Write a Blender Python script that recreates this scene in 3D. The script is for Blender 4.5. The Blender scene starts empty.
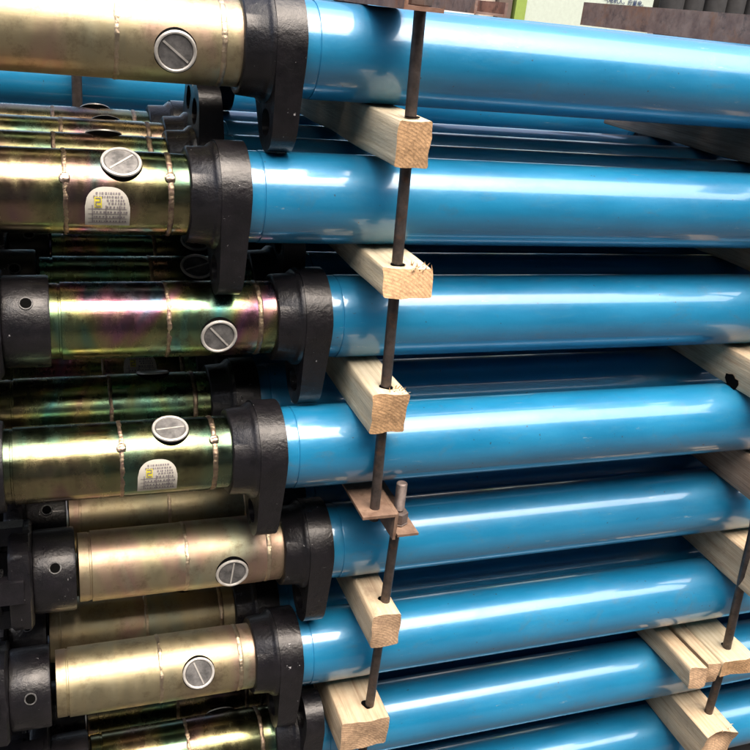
import bpy, bmesh, math, random
from mathutils import Vector, Matrix, noise
random.seed(7)
PI = math.pi
C = bpy.context.scene.collection
R_ = math.radians

# ------------------------------------------------------------------ helpers
def obj(name, bm, mat, parent=None, smooth=35, loc=None):
    me = bpy.data.meshes.new(name)
    bmesh.ops.recalc_face_normals(bm, faces=bm.faces[:])
    bm.to_mesh(me); bm.free()
    if smooth:
        for p in me.polygons: p.use_smooth = True
        me.set_sharp_from_angle(angle=R_(smooth))
    if mat: me.materials.append(mat)
    o = bpy.data.objects.new(name, me); C.objects.link(o)
    if parent: o.parent = parent
    if loc: o.location = loc
    return o
def tag(o, label=None, cat=None, group=None, kind=None):
    if label: o['label'] = label
    if cat: o['category'] = cat
    if group: o['group'] = group
    if kind: o['kind'] = kind
    return o
def empty(name, loc=(0, 0, 0)):
    o = bpy.data.objects.new(name, None); C.objects.link(o)
    o.location = loc; o.empty_display_size = .05
    return o
def add_box(bm, x0, x1, y0, y1, z0, z1, M=None):
    vs = [bm.verts.new((x, y, z)) for x in (x0, x1) for y in (y0, y1) for z in (z0, z1)]
    if M is not None:
        for v in vs: v.co = M @ v.co
    fs = [(0, 1, 3, 2), (4, 6, 7, 5), (0, 4, 5, 1), (2, 3, 7, 6), (0, 2, 6, 4), (1, 5, 7, 3)]
    return [bm.faces.new([vs[i] for i in f]) for f in fs], vs
def bevel(bm, w, seg=2, ang=30):
    es = [e for e in bm.edges if len(e.link_faces) == 2 and e.calc_face_angle(0) > R_(ang)]
    bmesh.ops.bevel(bm, geom=es, offset=w, segments=seg, affect='EDGES', profile=.6, clamp_overlap=True)
def add_lathe(bm, prof, n=72, M=None, cap=True, wob=None):
    """revolve (x, r) round the x axis"""
    rings = []
    for (x, r) in prof:
        ring = []
        for k in range(n):
            a = 2 * PI * k / n
            rr = r + (wob(x, a) if wob else 0)
            v = Vector((x, rr * math.cos(a), rr * math.sin(a)))
            if M is not None: v = M @ v
            ring.append(bm.verts.new(v))
        rings.append(ring)
    for a, b in zip(rings, rings[1:]):
        for k in range(n):
            bm.faces.new((a[k], a[(k + 1) % n], b[(k + 1) % n], b[k]))
    if cap:
        bm.faces.new(rings[0]); bm.faces.new(rings[-1][::-1])
    return rings
def add_cyl(bm, p, q, r, n=16):
    p, q = Vector(p), Vector(q); d = q - p
    M = Matrix.Translation(p) @ Vector((1, 0, 0)).rotation_difference(d).to_matrix().to_4x4()
    add_lathe(bm, [(0, r), (d.length, r)], n, M)

# ------------------------------------------------------------------ materials
def new_mat(name):
    m = bpy.data.materials.new(name); m.use_nodes = True
    nt = m.node_tree; b = nt.nodes['Principled BSDF']
    return m, nt, b
def node(nt, t, **kw):
    n = nt.nodes.new(t)
    for k, v in kw.items():
        if k in n.inputs.keys() if isinstance(k, str) else False: n.inputs[k].default_value = v
        else: setattr(n, k, v)
    return n
def coords(nt, scale=(1, 1, 1), rnd=True):
    tc = node(nt, 'ShaderNodeTexCoord'); mp = node(nt, 'ShaderNodeMapping')
    mp.inputs['Scale'].default_value = scale
    nt.links.new(tc.outputs['Object'], mp.inputs['Vector'])
    if rnd:
        oi = node(nt, 'ShaderNodeObjectInfo'); mu = node(nt, 'ShaderNodeMath', operation='MULTIPLY')
        mu.inputs[1].default_value = 37.
        cb = node(nt, 'ShaderNodeCombineXYZ')
        nt.links.new(oi.outputs['Random'], mu.inputs[0])
        for i in range(3): nt.links.new(mu.outputs[0], cb.inputs[i])
        nt.links.new(cb.outputs[0], mp.inputs['Location'])
    return mp.outputs['Vector']
def noise_n(nt, vec, scale, detail=4, rough=.55, dist=0):
    n = node(nt, 'ShaderNodeTexNoise')
    n.inputs['Scale'].default_value = scale; n.inputs['Detail'].default_value = detail
    n.inputs['Roughness'].default_value = rough; n.inputs['Distortion'].default_value = dist
    nt.links.new(vec, n.inputs['Vector'])
    return n.outputs['Fac']
def ramp(nt, fac, stops, interp='LINEAR'):
    r = node(nt, 'ShaderNodeValToRGB'); r.color_ramp.interpolation = interp
    el = r.color_ramp.elements
    while len(el) > 2: el.remove(el[0])
    el[0].position, el[1].position = stops[0][0], stops[-1][0]
    for p, c in stops[1:-1]: el.new(p)
    for e, (p, c) in zip(sorted(el, key=lambda e: e.position), stops):
        e.color = (c if len(c) == 4 else (*c, 1)) if hasattr(c, '__len__') else (c, c, c, 1)
    nt.links.new(fac, r.inputs['Fac'])
    return r.outputs['Color']
def mix(nt, fac, a, b, mode='MIX'):
    n = node(nt, 'ShaderNodeMix', data_type='RGBA', blend_type=mode)
    for s, v in ((n.inputs[0], fac), (n.inputs[6], a), (n.inputs[7], b)):
        if isinstance(v, (int, float)): s.default_value = v
        elif isinstance(v, tuple): s.default_value = (*v, 1)
        else: nt.links.new(v, s)
    return n.outputs[2]
def bump(nt, b, h, strength, dist=.001):
    n = node(nt, 'ShaderNodeBump'); n.inputs['Strength'].default_value = strength
    n.inputs['Distance'].default_value = dist
    nt.links.new(h, n.inputs['Height']); nt.links.new(n.outputs[0], b.inputs['Normal'])

# blue enamel
def mat_blue():
    m, nt, b = new_mat('blue_enamel')
    v = coords(nt)
    vs = coords(nt, (.35, 1, 1))
    big = noise_n(nt, vs, 14, 5, .6)
    c = ramp(nt, big, [(.3, (.006, .155, .315)), (.55, (.009, .200, .395)), (.75, (.016, .235, .43))])
    sp = ramp(nt, noise_n(nt, v, 160, 2, .5), [(.735, 0.), (.77, 1.)])
    c = mix(nt, sp, c, (.03, .06, .09))
    sm = ramp(nt, noise_n(nt, coords(nt, (1, 1.3, 1.3)), 22, 6, .7, .6), [(.58, 0.), (.74, .5)])
    c = mix(nt, sm, c, (.07, .15, .21))
    # pale scuffs, scratched along the tube
    sc = ramp(nt, noise_n(nt, coords(nt, (9, 60, 60)), 2.4, 6, .75, .3), [(.655, 0.), (.70, .55)])
    c = mix(nt, sc, c, (.30, .42, .48))
    ds = ramp(nt, noise_n(nt, coords(nt, (30, 6, 5)), 3.2, 5, .7, 1.2), [(.715, 0.), (.735, .8)])
    c = mix(nt, ds, c, (.05, .055, .06))
    du = ramp(nt, noise_n(nt, coords(nt, (.6, 2.2, 2.2)), 30, 8, .78, .5), [(.52, 0.), (.70, .16)])
    c = mix(nt, du, c, (.12, .22, .27))
    nt.links.new(c, b.inputs['Base Color'])
    nt.links.new(ramp(nt, noise_n(nt, coords(nt, (.6, 2.2, 2.2)), 30, 8, .78, .5), [(.52, 1.), (.66, .62)]), b.inputs['Coat Weight'])
    nt.links.new(ramp(nt, noise_n(nt, vs, 26, 6, .65), [(.3, .28), (.7, .45)]), b.inputs['Roughness'])
    b.inputs['Metallic'].default_value = .15
    b.inputs['IOR'].default_value = 1.6
    nt.links.new(ramp(nt, noise_n(nt, coords(nt, (.5, 2, 2)), 18, 6, .7), [(.35, .055), (.7, .17)]), b.inputs['Coat Roughness'])
    b.inputs['Coat IOR'].default_value = 1.58
    bump(nt, b, noise_n(nt, v, 48, 5, .65), .32, .0013)
    return m
BLUE = mat_blue()

def mat_zinc(name, dark):
    m, nt, b = new_mat(name)
    v = coords(nt, (1, .55, .55))
    f = noise_n(nt, v, 9 if dark else 7, 3, .5, .8)
    if dark:
        c = ramp(nt, f, [(.22, (.09, .14, .09)), (.38, (.10, .19, .13)), (.45, (.20, .21, .10)), (.52, (.30, .26, .14)),
                         (.58, (.26, .18, .13)), (.64, (.20, .12, .13)), (.70, (.09, .15, .15)), (.80, (.18, .20, .09))])
    else:
        c = ramp(nt, f, [(.28, (.29, .33, .26)), (.40, (.38, .35, .23)), (.5, (.45, .39, .25)), (.58, (.42, .29, .23)),
                         (.66, (.42, .45, .32)), (.78, (.55, .46, .28))])
    if dark == 2:
        c = ramp(nt, f, [(.24, (.06, .18, .15)), (.36, (.06, .25, .24)), (.45, (.17, .27, .14)), (.52, (.30, .28, .12)), (.57, (.32, .20, .15)),
                         (.61, (.30, .13, .20)), (.66, (.10, .16, .25)), (.76, (.07, .24, .20))])
    # streaks running round the tube and along it
    st = noise_n(nt, coords(nt, (14, 1.2, 1.2)), 3.5, 4, .6)
    c = mix(nt, ramp(nt, st, [(.4, 0.), (.7, .45)]), c, (.13, .10, .06) if dark else (.45, .36, .2))
    d = ramp(nt, noise_n(nt, coords(nt, (1, 1, 1)), 44, 8, .8), [(.51, 0.), (.68, .7)])
    c = mix(nt, d, c, (.07, .055, .035) if dark else (.21, .165, .10))
    nt.links.new(c, b.inputs['Base Color'])
    b.inputs['Metallic'].default_value = 1.
    lo, hi = {0: (.42, .58), 1: (.15, .34), 2: (.18, .36)}[dark]
    nt.links.new(ramp(nt, noise_n(nt, coords(nt, (2, 1, 1)), 22, 5, .65), [(.3, lo), (.7, hi)]), b.inputs['Roughness'])
    bump(nt, b, noise_n(nt, coords(nt, (1, 3, 3)), 30, 5, .6), .25, .0008)
    return m
ZD = mat_zinc('iridescent_zinc_plating', 1)
ZP = mat_zinc('pale_gold_zinc_plating', 0); ZR = mat_zinc('rainbow_zinc_plating', 2)

def mat_simple(name, c0, c1, rough=(.3, .5), metal=0., scale=30, bs=.3, bd=.001, coat=0, spec=None):
    m, nt, b = new_mat(name)
    v = coords(nt)
    nt.links.new(ramp(nt, noise_n(nt, v, scale, 6, .65), [(.35, c0), (.65, c1)]), b.inputs['Base Color'])
    nt.links.new(ramp(nt, noise_n(nt, v, scale * .7, 4, .6), [(.3, rough[0]), (.7, rough[1])]), b.inputs['Roughness'])
    b.inputs['Metallic'].default_value = metal
    b.inputs['Coat Weight'].default_value = coat
    if bs: bump(nt, b, noise_n(nt, v, scale * 3, 5, .65), bs, bd)
    return m
CAST = mat_simple('black_painted_casting', (.004, .004, .005), (.009, .008, .010), (.25, .45), 0, 60, .5, .0015, .12)
def mat_cast():
    nt = CAST.node_tree; b = nt.nodes['Principled BSDF']
    base = b.inputs['Base Color'].links[0].from_socket
    w = ramp(nt, noise_n(nt, coords(nt, (1, 1, 1)), 130, 4, .75), [(.685, 0.), (.73, 1.)])
    nt.links.new(mix(nt, w, base, (.34, .34, .35)), b.inputs['Base Color'])
mat_cast(); CAST.node_tree.nodes['Principled BSDF'].inputs['Specular IOR Level'].default_value = .42
STEEL = mat_simple('dull_brown_steel', (.050, .042, .038), (.10, .082, .074), (.35, .55), .6, 90, .4)
RUST = mat_simple('rusty_angle_steel', (.16, .085, .062), (.30, .18, .13), (.5, .75), .2, 40, .5)
RUSTL = mat_simple('light_rusty_bracket', (.16, .10, .07), (.27, .18, .125), (.5, .7), .15, 50, .4)
WELD = mat_simple('weld_metal', (.30, .20, .15), (.55, .46, .38), (.25, .5), 1., 120, .6)
WELDD = mat_simple('heat_tinted_weld', (.20, .13, .11), (.42, .34, .22), (.3, .5), 1., 150, .6)
WELDP = mat_simple('pale_heat_tinted_weld', (.44, .34, .25), (.58, .49, .34), (.3, .5), 1., 150, .6)
PLUGM = mat_simple('plug_grey', (.10, .10, .10), (.27, .265, .26), (.4, .6), .6, 80, .4)
RINGM = mat_simple('plug_rim', (.50, .48, .44), (.72, .70, .66), (.3, .45), .5, 80, .2)
HOLE = mat_simple('dark_hole', (.002, .002, .002), (.003, .003, .003), (.9, 1.), 0, 20, 0); HOLE.node_tree.nodes['Principled BSDF'].inputs['Specular IOR Level'].default_value = .05
PINM = mat_simple('worn_black_rim', (.03, .03, .03), (.12, .12, .12), (.4, .6), .2, 160, .3)
CHROME = mat_simple('chrome_piston', (.62, .62, .62), (.7, .7, .7), (.1, .2), 1., 20, .05)

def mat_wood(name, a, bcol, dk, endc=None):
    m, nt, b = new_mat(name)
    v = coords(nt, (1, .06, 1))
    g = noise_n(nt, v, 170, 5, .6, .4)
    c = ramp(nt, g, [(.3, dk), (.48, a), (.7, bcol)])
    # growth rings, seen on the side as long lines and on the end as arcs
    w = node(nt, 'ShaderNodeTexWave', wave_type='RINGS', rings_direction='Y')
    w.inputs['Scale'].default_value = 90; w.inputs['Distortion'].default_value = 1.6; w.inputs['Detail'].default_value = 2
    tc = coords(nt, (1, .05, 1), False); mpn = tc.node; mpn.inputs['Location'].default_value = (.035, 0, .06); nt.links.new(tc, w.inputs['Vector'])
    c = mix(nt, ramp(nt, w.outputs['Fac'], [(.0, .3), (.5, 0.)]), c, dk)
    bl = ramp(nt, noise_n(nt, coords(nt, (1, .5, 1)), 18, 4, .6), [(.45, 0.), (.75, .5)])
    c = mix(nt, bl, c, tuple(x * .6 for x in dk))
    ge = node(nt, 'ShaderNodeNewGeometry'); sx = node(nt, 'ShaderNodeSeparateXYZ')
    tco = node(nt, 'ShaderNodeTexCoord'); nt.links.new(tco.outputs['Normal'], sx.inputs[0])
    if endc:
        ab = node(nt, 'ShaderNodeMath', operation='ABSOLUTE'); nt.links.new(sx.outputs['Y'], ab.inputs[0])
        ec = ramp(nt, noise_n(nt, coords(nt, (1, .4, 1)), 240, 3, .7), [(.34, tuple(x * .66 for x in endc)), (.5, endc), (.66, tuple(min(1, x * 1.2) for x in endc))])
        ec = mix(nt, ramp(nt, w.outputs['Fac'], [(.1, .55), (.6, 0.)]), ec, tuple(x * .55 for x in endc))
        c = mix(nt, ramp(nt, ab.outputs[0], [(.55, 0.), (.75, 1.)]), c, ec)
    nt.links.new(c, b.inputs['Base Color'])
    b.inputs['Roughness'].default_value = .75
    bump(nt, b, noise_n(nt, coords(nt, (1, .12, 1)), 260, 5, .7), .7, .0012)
    return m
WOODL = mat_wood('pale_sawn_pine', (.60, .51, .35), (.66, .58, .42), (.42, .34, .22), (.50, .31, .16))
WOODT = mat_wood('tan_sawn_pine', (.56, .44, .29), (.62, .51, .35), (.38, .26, .16), (.46, .31, .19))
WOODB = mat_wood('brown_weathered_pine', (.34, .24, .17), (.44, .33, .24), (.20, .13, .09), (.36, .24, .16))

def patches(m, col, sc, lo, hi, amt):
    nt = m.node_tree; b = nt.nodes['Principled BSDF']; base = b.inputs['Base Color'].links[0].from_socket
    w = ramp(nt, noise_n(nt, coords(nt), sc, 7, .72, .4), [(lo, 0.), (hi, amt)])
    nt.links.new(mix(nt, w, base, col), b.inputs['Base Color'])
patches(RUST, (.30, .12, .05), 16, .52, .66, .7); patches(RUST, (.05, .035, .03), 34, .55, .66, .7)
patches(RUSTL, (.10, .05, .03), 45, .50, .66, .75); patches(STEEL, (.16, .085, .05), 50, .56, .68, .7)
patches(WOODL, (.30, .22, .15), 26, .58, .72, .6); patches(WOODT, (.26, .17, .11), 24, .56, .72, .65)
def flat_mat(name, col, rough=.6):
    m, nt, b = new_mat(name)
    v = coords(nt)
    nt.links.new(ramp(nt, noise_n(nt, v, 60, 4, .6), [(.3, tuple(x * .88 for x in col)), (.7, col)]), b.inputs['Base Color'])
    b.inputs['Roughness'].default_value = rough
    return m
PAPER = flat_mat('label_paper', (.50, .48, .42), .4)
INK = flat_mat('label_ink', (.20, .18, .19), .6)
YEL = flat_mat('label_yellow', (.62, .55, .05), .5)

# ------------------------------------------------------------------ prop meshes, built once, x = 0 at the blue tube's end
RT = .05; RG = .0425
def bm_to_mesh(name, bm, mat, smooth=35):
    o = obj(name, bm, mat, None, smooth); me = o.data
    bpy.data.objects.remove(o)
    return me
LT = 1.15          # length of the blue tube
def m_tube():
    bm = bmesh.new()
    p = [(-.004, .047), (-.004, .0485), (.0, .0492), (.010, .0494), (.0105, .0486), (.0115, .0486), (.012, .0497), (.0135, RT)]
    p += [(.0135 + (LT - .0135) * i / 24, RT) for i in range(1, 25)] + [(LT + .002, .048)]
    add_lathe(bm, p, 96)
    return bm_to_mesh('tube', bm, BLUE)
def m_cyl(mat):           # lower gold sleeve, foot side
    bm = bmesh.new()
    add_lathe(bm, [(-.312, .040), (-.3115, .0412), (-.300, .0412), (-.2995, .0405), (-.2975, .0405), (-.297, RG), (-.240, RG), (-.186, RG)], 96)
    return bm_to_mesh('gold_sleeve', bm, mat)
def m_valve(mat):
    bm = bmesh.new()
    add_lathe(bm, [(-.186, RG + .0002), (-.184, RG + .0006), (-.12, RG + .0006), (-.090, RG + .0006), (-.086, RG - .0008), (-.0835, RG - .0008), (-.082, RG), (-.058, RG)], 96)
    return bm_to_mesh('valve_section', bm, mat)
def m_weld(x, mat, seed):
    bm = bmesh.new(); rnd = random.Random(seed)
    def wob(xx, a): return   .00010 * math.sin(a * 60 + 3 * math.sin(a * 3)) + .0009 * noise.noise(Vector((a * 5, xx * 200, seed)))
    add_lathe(bm, [(x - .0034, RG - .0006), (x - .0024, RG + .0003), (x - .0008, RG + .0007), (x + .0008, RG + .0007), (x + .0024, RG + .0003), (x + .0034, RG - .0006)], 220, None, False, wob)
    return bm_to_mesh('weld_bead', bm, mat, 60)
def m_nugget(x):
    bm = bmesh.new()
    bmesh.ops.create_icosphere(bm, subdivisions=3, radius=.0048)
    for v in bm.verts:
        v.co *= 1 + .35 * noise.noise(v.co * 320)
        v.co.z *= .55; v.co.x *= 1.15
    bmesh.ops.translate(bm, verts=bm.verts, vec=(x, 0, RG + .0008))
    return bm_to_mesh('weld_nugget', bm, WELD)
def ruin(bm, amp, sc=40):
    for v in bm.verts:
        v.co += amp * Vector((noise.noise(v.co * sc), noise.noise(v.co * sc + Vector((5, 1, 2))), noise.noise(v.co * sc + Vector((1, 9, 4)))))
def m_handle():
    """black cast collar with one hanging handle eye (towards -z)"""
    bm = bmesh.new()
    add_lathe(bm, [(-.066, .044), (-.066, .0485), (-.0645, .0505), (-.044, .0520), (-.041, .0550), (-.0385, .0570), (-.022, .0582), (-.008, .0575), (-.004, .0555), (-.003, .047)], 96, None, True,
              lambda x, a: .0006 * noise.noise(Vector((x * 60, 3 * math.cos(a), 3 * math.sin(a)))))
    # eye plate: outline in (y, z), with a hole
    n = 64; out = []; inn = []
    for k in range(n):
        a = 2 * PI * k / n
        ca, sa = math.cos(a), math.sin(a)
        # convex outline tangent to the collar and narrowing to the eye
        h = max(.0590, ca * 0 + (-sa) * .072 + .0345)
        out.append((h, a))
        inn.append((.0170 * ca, -.0765 + .0140 * (abs(sa) ** .85) * (1 if sa >= 0 else -1)))
    # support function -> points of the convex hull of two discs
    pts = []
    tl = math.asin((.0590 - .0345) / .072)
    for h, a in out:
        if -math.sin(a) * .072 + .0345 > .0590: pts.append((.0345 * math.cos(a), -.072 + .0345 * math.sin(a)))
        else: pts.append((.0590 * math.cos(a), .0590 * math.sin(a)))
    out = pts
    def xs(z, front): # the eye is thicker near the collar and leans a little
        t = min(1, max(0, (-z - .03) / .075))
        return (-.0050 - .004 * t) if front else (-.0360 + .002 * t)
    V = {}
    for nm, loop in (('o', out), ('i', inn)):
        for fr in (0, 1):
            V[nm, fr] = [bm.verts.new((xs(z, fr), y, z)) for y, z in loop]
    for k in range(n):
        j = (k + 1) % n
        for fr in (0, 1):
            bm.faces.new((V['o', fr][k], V['o', fr][j], V['i', fr][j], V['i', fr][k]))
        bm.faces.new((V['o', 0][k], V['o', 0][j], V['o', 1][j], V['o', 1][k]))
        bm.faces.new((V['i', 0][k], V['i', 0][j], V['i', 1][j], V['i', 1][k]))
    es = [e for e in bm.edges if all(v in set(V['o', 0] + V['o', 1] + V['i', 0] + V['i', 1]) for v in e.verts) and len(e.link_faces) == 2 and e.calc_face_angle(0) > R_(50)]
    bmesh.ops.bevel(bm, geom=es, offset=.0042, segments=3, affect='EDGES', clamp_overlap=True)
    # casting flash line round the rim
    ruin(bm, .0006, 45)
    return bm_to_mesh('handle_collar', bm, CAST, 50)
def m_foot():
    """black sleeve with a clawed foot on its left end"""
    bm = bmesh.new()
    add_lathe(bm, [(-.362, .038), (-.362, .0485), (-.360, .0495), (-.318, .0500), (-.3155, .0490), (-.315, .040)], 96)
    # squarish flange
    n = 64
    def sq(r, x):
        ring = []
        for k in range(n):
            a = 2 * PI * k / n
            q = r / max(abs(math.cos(a)), abs(math.sin(a))) ** .55
            ring.append(bm.verts.new((x, q * math.cos(a), q * math.sin(a))))
        return ring
    rs = [sq(.044, -.3625), sq(.052, -.3625), sq(.0555, -.366), sq(.0555, -.384), sq(.052, -.388), sq(.030, -.388), sq(.026, -.380)]
    for a, b in zip(rs, rs[1:]):
        for k in range(n): bm.faces.new((a[k], a[(k + 1) % n], b[(k + 1) % n], b[k]))
    bm.faces.new(rs[0]); bm.faces.new(rs[-1][::-1])
    bm2 = bmesh.new()
    for q in range(4):
        M = Matrix.Rotation(q * PI / 2 - .12, 4, 'X')
        add_box(bm2, -.428, -.372, -.013, .013, .040, .0615, M)
        add_box(bm2, -.440, -.4285, -.018, .018, .030, .064, M)
    for q in range(4):                       # ribs that join the claws
        M = Matrix.Rotation(q * PI / 2 + PI / 4, 4, 'X')
        add_box(bm2, -.412, -.398, -.040, .040, .036, .0435, M)
    bevel(bm2, .003, 2)
    ruin(bm2, .0012, 40)
    me = bpy.data.meshes.new('tmp'); bm2.to_mesh(me); bm2.free(); bm.from_mesh(me)
    return bm_to_mesh('clawed_foot', bm, CAST, 45)
def m_pinhole():
    """ring and dark bore of the pin hole; local +z is radial"""
    bm = bmesh.new()
    M = Matrix.Translation((-.338, 0, 0)) @ Matrix.Rotation(-PI / 2, 4, 'Y')
    add_lathe(bm, [(.047, .0072), (.0505, .0072), (.0509, .0068), (.0509, .0058), (.0500, .0053), (.040, .0053)], 32, M, False)
    a = bm_to_mesh('pin_hole_rim', bm, PINM)
    bm = bmesh.new()
    add_lathe(bm, [(.0462, .0054), (.0507, .0054)], 24, M, True)
    return a, bm_to_mesh('pin_hole', bm, HOLE)
def m_plug():
    M = Matrix.Rotation(-PI / 2, 4, 'Y')     # x -> z
    bm = bmesh.new()
    add_lathe(bm, [(.030, .0182), (.0432, .0182), (.0446, .0178), (.0452, .0170), (.0452, .0160), (.0446, .0153), (.0436, .0151), (.0425, .0149)], 64, M, False)
    rim = bm_to_mesh('plug_rim', bm, RINGM)
    bm = bmesh.new()
    add_lathe(bm, [(.033, .0150), (.0430, .0150), (.0438, .0142), (.0438, .0005)], 64, M, False)
    disc = bm_to_mesh('plug_disc', bm, PLUGM)
    bm = bmesh.new()
    add_box(bm, -.0138, .0138, -.0008, .0008, .0425, .0446)
    bar = bm_to_mesh('plug_slot', bm, RINGM)
    bm = bmesh.new()
    add_lathe(bm, [(.030, .0191), (.0420, .0191), (.0430, .0186), (.0430, .0180)], 64, M, False)
    sh = bm_to_mesh('plug_outline', bm, HOLE)  # black ring drawn as the thin dark outline of the plug's seat
    return rim, disc, bar, sh
def m_piston():
    bm = bmesh.new()
    add_lathe(bm, [(LT - .01, .04), (LT + .004, .053), (LT + .04, .054), (LT + .042, .04)], 64)
    add_lathe(bm, [(LT + .03, .034), (LT + .12, .034), (LT + .122, .032)], 64)
    return bm_to_mesh('piston_end', bm, CAST)
def sticker():
    """white D-shaped label wrapped on the sleeve, centre at x=0; angles from the horizontal front"""
    r0 = RG + .0012
    def P(x, a, d=0): return Vector((x, -(r0 + d) * math.cos(a), (r0 + d) * math.sin(a)))
    def patch(bm, x0, x1, a0, a1, d, nx=6, na=6):
        g = [[bm.verts.new(P(x0 + (x1 - x0) * i / nx, a0 + (a1 - a0) * j / na, d)) for j in range(na + 1)] for i in range(nx + 1)]
        for i in range(nx):
            for j in range(na): bm.faces.new((g[i][j], g[i + 1][j], g[i + 1][j + 1], g[i][j + 1]))
    W = .0215; aB = R_(-31); aT = R_(24)
    bm = bmesh.new(); nx = 24; na = 14; g = []
    for i in range(nx + 1):
        s = -1 + 2 * i / nx; top = R_(-2) + (aT - R_(-2)) * math.sqrt(max(0, 1 - abs(s) ** 2.6))
        g.append([bm.verts.new(P(W * s, aB + (top - aB) * j / na)) for j in range(na + 1)])
    for i in range(nx):
        for j in range(na): bm.faces.new((g[i][j], g[i + 1][j], g[i + 1][j + 1], g[i][j + 1]))
    paper = bm_to_mesh('label_sticker', bm, PAPER, 60)
    bm = bmesh.new()
    for a in (-26, -19.5, -12.5, -5.5): patch(bm, -.0185, .0185, R_(a), R_(a + .8), .0003, 4, 1)
    for x in (-.0150, -.002, .0115): patch(bm, x, x + .0009, R_(-26), R_(0), .0003, 1, 6)
    rnd = random.Random(3)
    for a in (-23.5, -16.5, -9.5, -2.5, 2.5, 6.5, 11, 15.5):
        x = -.0135
        while x < .0175:
            w = rnd.uniform(.0008, .0022)
            lim = W * (max(0, 1 - ((a + 4) / 30) ** 2)) ** .5 if a > 0 else W
            if abs(x) < lim - .004 and not (x < -.002 and a > -5 and a < 10): patch(bm, x, x + w, R_(a - 1.1), R_(a + 1.5), .0004, 1, 1)
            x += w + rnd.uniform(.0006, .0018)
    ink = bm_to_mesh('label_print', bm, INK, 0)
    bm = bmesh.new(); patch(bm, -.0125, -.0055, R_(-3), R_(11), .0005, 2, 3)
    yel = bm_to_mesh('label_mark', bm, YEL, 0)
    bm = bmesh.new()
    for (x0, x1, a0, a1) in ((-.0115, -.0065, 8.5, 10), (-.0075, -.0065, 5, 9), (-.0115, -.0065, 3.6, 5.1), (-.0115, -.0105, 0, 4), (-.0115, -.0065, -1.6, -.1)):
        patch(bm, x0, x1, R_(a0), R_(a1), .0008, 1, 1)
    glyph = bm_to_mesh('label_glyph', bm, INK, 0)
    return paper, ink, yel, glyph
TUBE = m_tube(); CYL = {1: m_cyl(ZD), 0: m_cyl(ZP), 2: m_cyl(ZR)}; VAL = {1: m_valve(ZD), 0: m_valve(ZP), 2: m_valve(ZR)}
W1 = {1: m_weld(-.186, WELDD, 1), 0: m_weld(-.186, WELDP, 2)}; W1[2] = W1[1]; W2 = {1: m_weld(-.0845, WELDD, 3), 0: m_weld(-.0845, WELDP, 4)}; W2[2] = W2[1]
NUG = [m_nugget(-.186), m_nugget(-.0845)]
HAND = m_handle(); FOOT = m_foot(); PINR, PINH = m_pinhole(); PLUG = m_plug(); PIST = m_piston(); STK = sticker()

def part(name, me, parent, loc=(0, 0, 0), rx=0, rz=0):
    o = bpy.data.objects.new(name, me); C.objects.link(o); o.parent = parent
    o.location = loc; o.rotation_euler = (rx, 0, rz)
    return o
def prop(label, x, y, z, dark, lug, plug, slot, pin, nug=None, stick=False, group='hydraulic props lying in the stack', flip=False, dfoot=0, dplug=0):
    """lug = angle of the eye from straight down towards the front; plug, pin = elevation on the front side"""
    r = empty('hydraulic_prop', (x, y, z)); tag(r, label, 'hydraulic prop', group)
    if flip: r.rotation_euler = (0, 0, PI)
    part('blue_tube', TUBE, r)
    part('gold_sleeve', CYL[dark], r, rx=R_(plug)); v = part('valve_section', VAL[dark], r, rx=R_(plug * 1.7))
    part('weld_bead', W1[dark], r, rx=R_(plug)); part('weld_bead', W2[dark], r, rx=R_(plug + 40))
    if nug is not None:
        for k, me in enumerate(NUG): part('weld_nugget', me, r, rx=R_(90 - nug[k]))
    part('handle_collar', HAND, r, rx=R_(-lug))
    ft = part('clawed_foot', FOOT, r, (dfoot, 0, 0), rx=R_(pin - 44)); h = part('pin_hole', PINH, ft, rx=R_(90 - pin) - R_(pin - 44))
    part('pin_hole_rim', PINR, ft, rx=R_(90 - pin) - R_(pin - 44))
    p = part('valve_plug', PLUG[0], r, (-.132 + dplug, 0, 0), R_(90 - plug), 0); p.scale = (1.12, 1.12, 1.0)
    for nm, me in (('plug_disc', PLUG[1]), ('plug_outline', PLUG[3])): part(nm, me, p)
    part('plug_slot', PLUG[2], p, rz=R_(slot))
    part('piston_end', PIST, r)
    if stick:
        s = part('label_sticker', STK[0], r, (stick[0], 0, 0), R_(-stick[1]))
        for nm, me in (('label_print', STK[1]), ('label_mark', STK[2]), ('label_glyph', STK[3])): part(nm, me, s)
    return r

Z = [.0188, -.1362, -.2806, -.4316, -.5930, -.7566, -.9178, -1.080]
Y = [.0164, .0049, .0166, -.0275, .0014, -.0106, -.0012, .0]
# x of the tube's end, dark?, lug, plug elevation, slot angle, pin, nuggets, sticker
ROW = [(.257, 0, 14, -12.5, -38, 40, None, None, 'pale gold iridescent sleeve'),
       (.206, 1, 14, 57, 40, 40, (30, 35), (-.147, -4), 'dark gold sleeve and white label'),
       (.309, 2, 10, -8, -48, 42, None, None, 'rainbow tinted sleeve'),
       (.255, 1, 12, 72, 5, 40, (44, 48), (-.149, 0), 'olive gold sleeve and white label'),
       (.333, 0, 14, -4, 85, 37, None, None, 'matt pale gold sleeve'),
       (.302, 0, 16, 24, -68, 26, None, None, 'satin cream gold sleeve'),
       (.342, 1, 150, 150, 20, 60, None, None, 'dark shiny sleeve'),
       (.300, 1, 10, 60, 30, 40, None, None, 'sleeve out of sight')]
ORD = ['top', 'second', 'third', 'fourth', 'fifth', 'sixth', 'seventh', 'eighth']
KO = ['front', 'second', 'third', 'rearmost']
rnd = random.Random(11)
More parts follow.
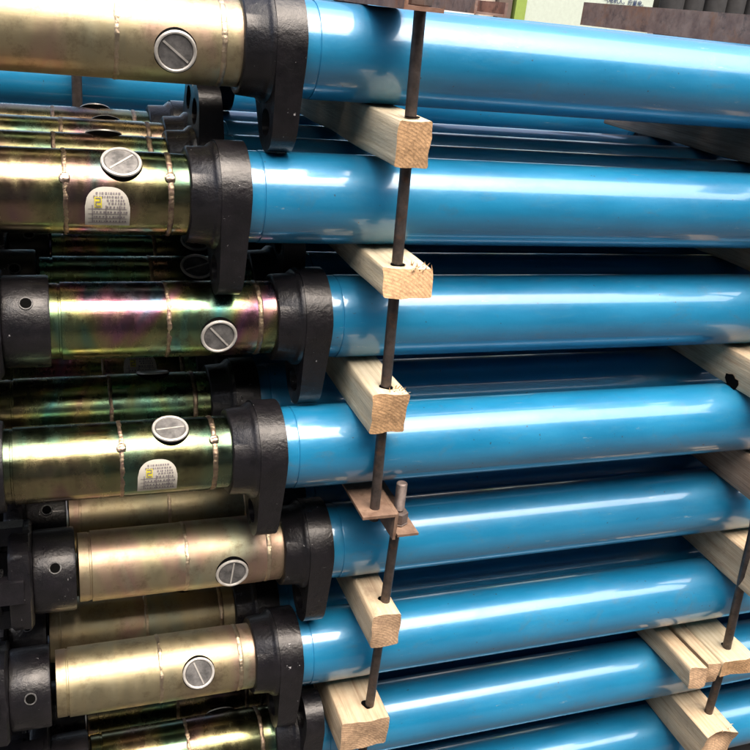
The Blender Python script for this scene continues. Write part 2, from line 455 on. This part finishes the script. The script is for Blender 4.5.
for i, (x, dk, lug, pl, sl, pin, nug, st, desc) in enumerate(ROW):
    for k in range(4):
        if k == 0:
            lab = 'blue prop with %s, front of the %s row' % (desc, ORD[i]) if i < 7 else 'blue prop at the front of the lowest row, under the seventh row'
            prop(lab, x, Y[i], Z[i], dk, lug, pl, sl, pin, nug, st, dfoot=[0, 0, .007, .009, 0, -.003, 0, 0][i], dplug=[0, 0, 0, 0, 0, -.008, 0, 0][i])
        else:
            stb = (-.14, 40) if (i == 3 and k == 2) else None
            lug2 = {(1, 1): 172, (1, 2): 178}.get((i, k), rnd.choice([8, 14, 5, 165]) + rnd.uniform(-6, 6))
            prop('shaded blue prop lying %s from the front in the %s row from the top' % (KO[k] if k < 3 else 'fourth', ORD[i]),
                 x + rnd.uniform(-.012, .010), Y[i] + .1045 * k + (.028 if i == 3 else 0), Z[i] + rnd.uniform(-.002, .002), (2 if i in (2, 3) else 1) if i < 4 or i == 6 else 0, lug2, (rnd.uniform(112, 140) if i == 1 else rnd.uniform(60, 130)), rnd.uniform(-60, 60), rnd.uniform(45, 70), None, stb)
# ---- stack behind: turned the other way, its blue tubes showing under the top left prop
for i in (0, 1, 2):
    for k in range(3):
        prop('blue prop in the stack behind, %s row down, %s tube back' % (['first', 'second', 'third'][i], ['first', 'second', 'third'][k]),
             1.05 + (i % 2) * .03, .56 + .105 * k, [-.088, -.245, -.40][i], 1, 20, 50, 10, 40, group='hydraulic props in the stack behind', flip=True)

# ------------------------------------------------------------------ timbers
def timber(label, x0, x1, y0, y1, z0, z1, mat, seed=0, yaw=0, rod=None, rough=.0015, chip=.004, endcut=0, shards=0, group='sawn timber spacers between the rows', hole_mat=None):
    cx, cz = (x0 + x1) / 2, (z0 + z1) / 2
    w, h, L = x1 - x0, z1 - z0, y1 - y0
    bm = bmesh.new()
    nx, nz = 7, 7
    ys = [0, .002, .006, .012, .02] + [.02 + (L - .02) * t / 16 for t in range(1, 17)]
    rn = random.Random(seed)
    ring = []
    def sect():
        pts = []
        c = min(.0018, w * .1)
        for i in range(nx): pts.append((-w / 2 + c + (w - 2 * c) * i / (nx - 1), -h / 2))
        for i in range(nz): pts.append((w / 2, -h / 2 + c + (h - 2 * c) * i / (nz - 1)))
        for i in range(nx): pts.append((w / 2 - c - (w - 2 * c) * i / (nx - 1), h / 2))
        for i in range(nz): pts.append((-w / 2, h / 2 - c - (h - 2 * c) * i / (nz - 1)))
        return pts
    S = sect(); rings = []
    for y in ys:
        r = []
        for (a, b) in S:
            v = Vector((a, y, b))
            nn = Vector((noise.noise(Vector((a * 60, y * 9, b * 60 + seed))), 0, noise.noise(Vector((a * 60 + 7, y * 9, b * 60 + seed)))))
            v += nn * rough * 1.6
            # irregular sawn end
            e = noise.noise(Vector((a * 28, seed * 3.1, b * 28))) * chip + endcut * (b / h)
            v.y += e * max(0, 1 - y / .03)
            r.append(bm.verts.new(v))
        rings.append(r)
    n = len(S)
    for a, b in zip(rings, rings[1:]):
        for k in range(n): bm.faces.new((a[k], a[(k + 1) % n], b[(k + 1) % n], b[k]))
    # end face as a grid-like fan with a rough break surface
    prev = rings[0]
    for t in (.8, .6, .4, .2):
        r = []
        for (a, b) in S:
            a2, b2 = a * t, b * t
            e = noise.noise(Vector((a2 * 28, seed * 3.1, b2 * 28))) * chip + endcut * (b2 / h) + noise.noise(Vector((a2 * 300, seed, b2 * 300))) * .0009
            r.append(bm.verts.new((a2, e, b2)))
        for k in range(n): bm.faces.new((prev[(k + 1) % n], prev[k], r[k], r[(k + 1) % n]))
        prev = r
    bm.faces.new(prev); bm.faces.new(rings[-1])
    for s in range(shards):
        a = rn.uniform(0, w / 2); l = rn.uniform(.003, .008)
        p0 = Vector((a, rn.uniform(.0, .02), h / 2 - .001)); d = Vector((rn.uniform(-.3, .8), rn.uniform(-1, .2), rn.uniform(.3, 1.1))).normalized()
        u = Vector((.0011, 0, 0)); q = [bm.verts.new(p0 - u), bm.verts.new(p0 + u), bm.verts.new(p0 + Vector((0, .002, 0))), bm.verts.new(p0 + d * l)]
        bm.faces.new((q[0], q[1], q[3])); bm.faces.new((q[1], q[2], q[3])); bm.faces.new((q[2], q[0], q[3])); bm.faces.new((q[0], q[1], q[2]))
    o = obj('timber_spacer', bm, mat, None, 50, (cx, y0, cz)); o.rotation_euler = (0, 0, R_(yaw))
    tag(o, label, 'timber', group)
    if rod:
        bm = bmesh.new()
        add_lathe(bm, [(0, .0077), (.0010, .0077)], 20, Matrix.Rotation(-PI / 2, 4, 'Y'), True, lambda x, a: .0012 * math.sin(3 * a + seed))
        obj('bolt_hole', bm, HOLE, o, 30, (rod[0] - cx, rod[1] - y0, h / 2 + .0004))
    return o
g0, g1 = lambda i: Z[i + 1] + RT + .0005, lambda i: Z[i] - RT - .0005      # bottom, top of the gap below row i
BK = .40
timber('square pale timber with a fibrous tan end, under the top row at the left rod', .334, .371, -.100, BK, -.0795, g1(0), WOODL, 1, 0, (.3558, -.0775), chip=.003)
timber('wide pale timber with a splintered top edge, under the second row at the left rod', .335, .392, -.102, BK, -.2165, g1(1), WOODL, 2, 0, (.3578, -.081), shards=22, endcut=.012)
timber('narrow pale timber with a splintered corner, under the third row at the left rod', .338, .380, -.104, BK, g0(2) , g1(2), WOODL, 3, 0, (.3598, -.0845), shards=18)
timber('yellowish timber with a rounded end, under the fifth row at the lower left rod', .371, .410, -.104, BK, -.692, g1(4), WOODT, 4, 0, (.397, -.072))
timber('broad pinkish timber under the sixth row, lowest one beside the lower left rod', .347, .414, -.102, BK, g0(5), -.8195, WOODT, 5, 0, (.392, -.072))
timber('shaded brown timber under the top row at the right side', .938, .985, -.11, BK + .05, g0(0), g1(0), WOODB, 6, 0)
timber('tan timber tip under the second row at the right edge', .950, .995, -.11, BK, g0(1), g1(1), WOODT, 7, 0)
timber('pale timber with a dark notch in its edge, under the third row at the right', .912, .966, -.11, BK, g0(2), g1(2), WOODT, 8, 0)
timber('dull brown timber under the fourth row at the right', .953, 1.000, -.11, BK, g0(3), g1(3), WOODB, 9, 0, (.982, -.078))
timber('weathered streaky timber block under the fifth row at the right rod', .990, 1.045, -.12, BK, g0(4), g1(4), WOODT, 10, 0, (1.002, -.076))
timber('left narrow plank of the split planks under the sixth row at the right', .918, .948, -.108, BK, g0(5), g0(5) + .036, WOODT, 11, 1, chip=.008)
timber('middle narrow plank of the split planks under the sixth row at the right', .954, .976, -.104, BK, g0(5), g0(5) + .036, WOODT, 12, -1, chip=.008)
timber('right broad plank holding the rod, under the sixth row at the right', .980, 1.045, -.105, BK, g0(5) + .008, g0(5) + .038, WOODL, 13, 0, (1.010, -.073))
timber('chipped broken timber under the seventh row at the lower right corner', .975, 1.035, -.12, BK, g0(6), g1(6) + .002, WOODT, 14, 0, chip=.014, shards=8)
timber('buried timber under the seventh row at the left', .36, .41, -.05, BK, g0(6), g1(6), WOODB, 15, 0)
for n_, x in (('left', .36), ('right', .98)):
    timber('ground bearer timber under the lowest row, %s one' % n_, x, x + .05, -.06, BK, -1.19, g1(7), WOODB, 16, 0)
# notch in the third right timber: a knot hole
bm = bmesh.new()
add_lathe(bm, [(0, .011), (.004, .010)], 14, None, True, lambda x, a: .003 * math.sin(2 * a + 1) + .0015 * math.sin(5 * a))
t8 = [o for o in C.objects if o.get('label', '').startswith('pale timber with a dark notch')][0]
obj('notch', bm, HOLE, t8, 30, (-.0285, .080, -.017))

# ------------------------------------------------------------------ rods, clamps
def rod(label, pts, r=.0062, group='threaded tie rods clamping the stack'):
    bm = bmesh.new()
    for p, q in zip(pts, pts[1:]): add_cyl(bm, p, q, r, 18)
    o = obj('tie_rod', bm, STEEL); tag(o, label, 'rod', group)
    return o
rod('long brown tie rod passing the four upper timbers on the left', [(.353, -.075, .085), (.3625, -.0875, -.507)])
rl = rod('short brown tie rod with a nut on top, in the lower half on the left', [(.399, -.077, -.470), (.397, -.075, -.66), (.390, -.072, -1.12)])
rod('brown tie rod at the right edge beside the streaky block', [(.975, -.078, -.55), (.985, -.078, -.60), (1.012, -.075, -.86), (1.018, -.075, -1.12)], .0068)
rod('brown tie rod at the upper right beyond the edge of the timbers', [(.998, -.085, .09), (.998, -.085, -.50)])
rod('dark tie rod of the stack behind, between two blue tubes at the upper left', [(.052, .49, .03), (.052, .49, -.6)], .0075)
timber('timber of the stack behind, its tip showing at the upper left', .062, .11, .47, .90, -.0375, .012, WOODT, 21)
def hexnut(parent, loc, r=.0125, h=.012):
    bm = bmesh.new()
    add_lathe(bm, [(0, r * .92), (.0012, r), (h - .0012, r), (h, r * .92)], 6, Matrix.Rotation(-PI / 2, 4, 'Y'))
    return obj('nut', bm, NUTM, parent, 20, loc)
NUTM = mat_simple('nut_steel', (.11, .085, .075), (.19, .155, .14), (.4, .6), .5, 80, .3)
hexnut(rl, (.3998, -.0775, -.5190), .0115, .0145); hexnut(rl, (.3998, -.0775, -.5220), .0122, .0028)
bm = bmesh.new()
for k in range(26): add_lathe(bm, [(k * .0014, .0062), (k * .0014 + .0007, .0069), (k * .0014 + .0014, .0062)], 18, Matrix.Translation((.3988, -.077, -.502)) @ Matrix.Rotation(-PI / 2, 4, 'Y'), False)
add_lathe(bm, [(.0365, .0062), (.0372, .0052)], 18, Matrix.Translation((.3988, -.077, -.502)) @ Matrix.Rotation(-PI / 2, 4, 'Y'))
obj('thread', bm, NUTM, rl, 30)

def angle(label, boxes, mat, bev=.0008, loc=(0, 0, 0)):
    bm = bmesh.new()
    for b in boxes: add_box(bm, *b)
    bevel(bm, bev, 1)
    o = obj('angle_iron', bm, mat, None, 30, loc); tag(o, label, 'angle iron', 'rusty angle irons clamping the stack')
    return o
angle('light brown angle iron with a flat ledge, holding the foot of the long left rod', [(.341, .3820, -.106, .42, -.4945, -.4908), (.3823, .3858, -.106, .42, -.527, -.4910)], RUSTL)
angle('light brown angle iron with the upright nut, stepped below the ledge of the other', [(.3895, .4175, -.104, .42, -.5255, -.5222), (.3864, .3892, -.100, .42, -.5255, -.4935)], RUSTL)
al = angle('dark brown angle iron lying across the top row at the left rod', [(.325, .362, -.114, .44, .0695, .0735), (.321, .325, -.114, .44, .0695, .112)], RUST)
hexnut(al, (.353, -.072, .0737))
ar = angle('reddish brown angle iron lying across the top row at the right', [(.9655, 1.01, -.13, .625, .0695, .0735), (.961, .965, -.13, .625, .0695, .109)], RUST)
angle('short grey brown steel channel lying on the top row beside the left angle iron', [(.62, .665, .36, .60, .0700, .0735), (.615, .6195, .36, .60, .0700, .100), (.6655, .670, .36, .60, .0700, .090)], RUST)

# ------------------------------------------------------------------ behind: cabinet, post, pipes, ground
GZ = -1.19
t = empty('machine_cabinet', (2.1, 2.62, GZ)); tag(t, 'pale greenish white cabinet with small dark blue lettering behind the stack', 'cabinet')
bm = bmesh.new(); add_box(bm, -.195, .42, 0, .5, .05, 1.75); bevel(bm, .006, 2)
obj('body', bm, flat_mat('pale_green_paint', (.50, .57, .49), .45), t)
bm = bmesh.new(); add_box(bm, -.245, -.197, -.01, .5, .05, 1.75); bevel(bm, .004, 2)
obj('side_panel', bm, flat_mat('leaf_green_paint', (.26, .36, .08), .45), t)
bm = bmesh.new(); add_box(bm, -.22, .40, .03, .47, 0, .05); obj('plinth', bm, HOLE, t)
cu = bpy.data.curves.new('lettering', 'FONT'); cu.body = '\u6c14\u7535\u673a\u4eba\u3002\u5e94\u91cf\u7535\u3002'; cu.size = .024; cu.extrude = .0006
cu.space_character = 1.0
to = bpy.data.objects.new('lettering_curve', cu); C.objects.link(to)
bpy.context.view_layer.update()
me = bpy.data.meshes.new_from_object(to.evaluated_get(bpy.context.evaluated_depsgraph_get()))
bpy.data.objects.remove(to)
BLK = flat_mat('dark_blue_print', (.03, .05, .14), .5)
me.materials.clear(); me.materials.append(BLK)
lt = bpy.data.objects.new('lettering', me); C.objects.link(lt); lt.parent = t
lt.rotation_euler = (PI / 2, 0, 0); lt.location = (.17, -.003, 1.352)
t = empty('doorway_post', (1.86, 2.62, GZ)); tag(t, 'brown and tan painted post left of the green edged cabinet', 'post')
bm = bmesh.new(); add_box(bm, -.078, -.018, 0, .1, 0, 1.8); bevel(bm, .003, 1); obj('brown_upright', bm, flat_mat('brown_paint', (.13, .10, .08), .6), t)
bm = bmesh.new(); add_box(bm, -.150, -.082, .03, .12, 0, 1.8); bevel(bm, .003, 1); obj('tan_upright', bm, flat_mat('tan_paint', (.52, .46, .38), .6), t)
bm = bmesh.new(); add_box(bm, -.40, -.155, .06, .15, 0, 1.8); bevel(bm, .003, 1); obj('white_board', bm, flat_mat('white_paint', (.72, .72, .70), .6), t)
RUB = mat_simple('black_rubber', (.004, .004, .005), (.009, .009, .010), (.75, .9), 0, 30, .3)
for k in range(8):
    bm = bmesh.new()
    add_lathe(bm, [(0, .045), (.002, .052), (1.62, .052), (1.63, .045), (1.628, .034), (1.55, .033)], 40, Matrix.Rotation(-PI / 2, 4, 'Y'))
    o = obj('black_pipe', bm, RUB, None, 40, (2.615 + .112 * k, 2.62 + .01 * (k % 2), GZ))
    tag(o, 'black rubber pipe standing behind the stack, %s to the right of the pale cabinet' % ['first', 'second', 'third', 'fourth', 'fifth', 'sixth', 'seventh', 'eighth'][k], 'pipe', 'black pipes standing behind the stack')
# yard
m, nt, b = new_mat('concrete_ground')
v = coords(nt, rnd=False)
nt.links.new(ramp(nt, noise_n(nt, v, 3, 8, .65), [(.3, (.04, .038, .036)), (.7, (.075, .07, .066))]), b.inputs['Base Color'])
b.inputs['Roughness'].default_value = .85; bump(nt, b, noise_n(nt, v, 60, 6, .6), .4, .003)
bm = bmesh.new(); bmesh.ops.create_grid(bm, x_segments=2, y_segments=2, size=300)
g = obj('ground', bm, m, None, 0, (0, 0, GZ)); tag(g, kind='structure')
# workshop across the aisle (out of view; height and darkness shaped to trim the mirrored streaks)
t = empty('workshop', (0, -4.6, GZ)); tag(t, 'long unseen workshop across the aisle, shaped for its reflection in the glossy tubes', 'building')
WALLM = mat_simple('dark_grey_cladding', (.03, .028, .027), (.05, .047, .045), (.6, .8), 0, 6, .2)
bm = bmesh.new(); add_box(bm, -16, 22, -6, 0, 0, 5.15)
obj('wall', bm, WALLM, t, 0)
bm = bmesh.new(); add_box(bm, -16.3, 22.3, -6.3, .25, 5.152, 5.3); obj('roof', bm, WALLM, t, 0)
for k in range(6):
    bm = bmesh.new(); add_box(bm, -12 + k * 5, -9.6 + k * 5, .003, .06, 0, 2.6)
    d = obj('door', bm, flat_mat('door_grey', (.2, .2, .2), .5), t, 0)

# ------------------------------------------------------------------ light
sc = bpy.context.scene
w = bpy.data.worlds.new('World'); sc.world = w; w.use_nodes = True
nt = w.node_tree; bg = nt.nodes['Background']; sky = nt.nodes.new('ShaderNodeTexSky')
SUN_EL, SUN_AZ = 68, 15          # azimuth: degrees to the right (+x) of the -y direction
sky.sky_type = 'NISHITA'; sky.sun_disc = False; sky.sun_elevation = R_(SUN_EL)
sky.sun_rotation = R_(180 - SUN_AZ)
sky.dust_density = 10; sky.air_density = 1; sky.ozone_density = .6; sky.altitude = 0
nt.links.new(sky.outputs[0], bg.inputs[0]); bg.inputs[1].default_value = .15
sl = bpy.data.lights.new('sun', 'SUN'); sl.energy = 1.5; sl.angle = R_(90); sl.color = (1, .96, .9)
so = bpy.data.objects.new('sun', sl); C.objects.link(so)
d = Vector((math.sin(R_(SUN_AZ)) * math.cos(R_(SUN_EL)), -math.cos(R_(SUN_AZ)) * math.cos(R_(SUN_EL)), math.sin(R_(SUN_EL))))
so.rotation_euler = d.to_track_quat('Z', 'Y').to_euler(); so.location = d * 20

# ------------------------------------------------------------------ camera
Rr = [[.9394714, -.3272504, .101492], [-.0396331, -.3980239, -.9165185], [.3403273, .8570205, -.3869021]]
cam = bpy.data.cameras.new('camera'); co = bpy.data.objects.new('camera', cam); C.objects.link(co)
X, Yc, Zc = Vector(Rr[0]), -Vector(Rr[1]), -Vector(Rr[2])
M = Matrix((X, Yc, Zc)).transposed().to_4x4(); M.translation = Vector((0, -.9521, .0763))
co.matrix_world = M
cam.sensor_fit = 'HORIZONTAL'; cam.sensor_width = 36; cam.lens = 892.934 / 750 * 36
cam.clip_start = .02; cam.clip_end = 2000
sc.camera = co
sc.view_settings.view_transform = 'Standard'; sc.view_settings.look = 'None'
sc.view_settings.exposure = 1.35; sc.view_settings.gamma = 1
sc.render.resolution_x = sc.render.resolution_y = 1024
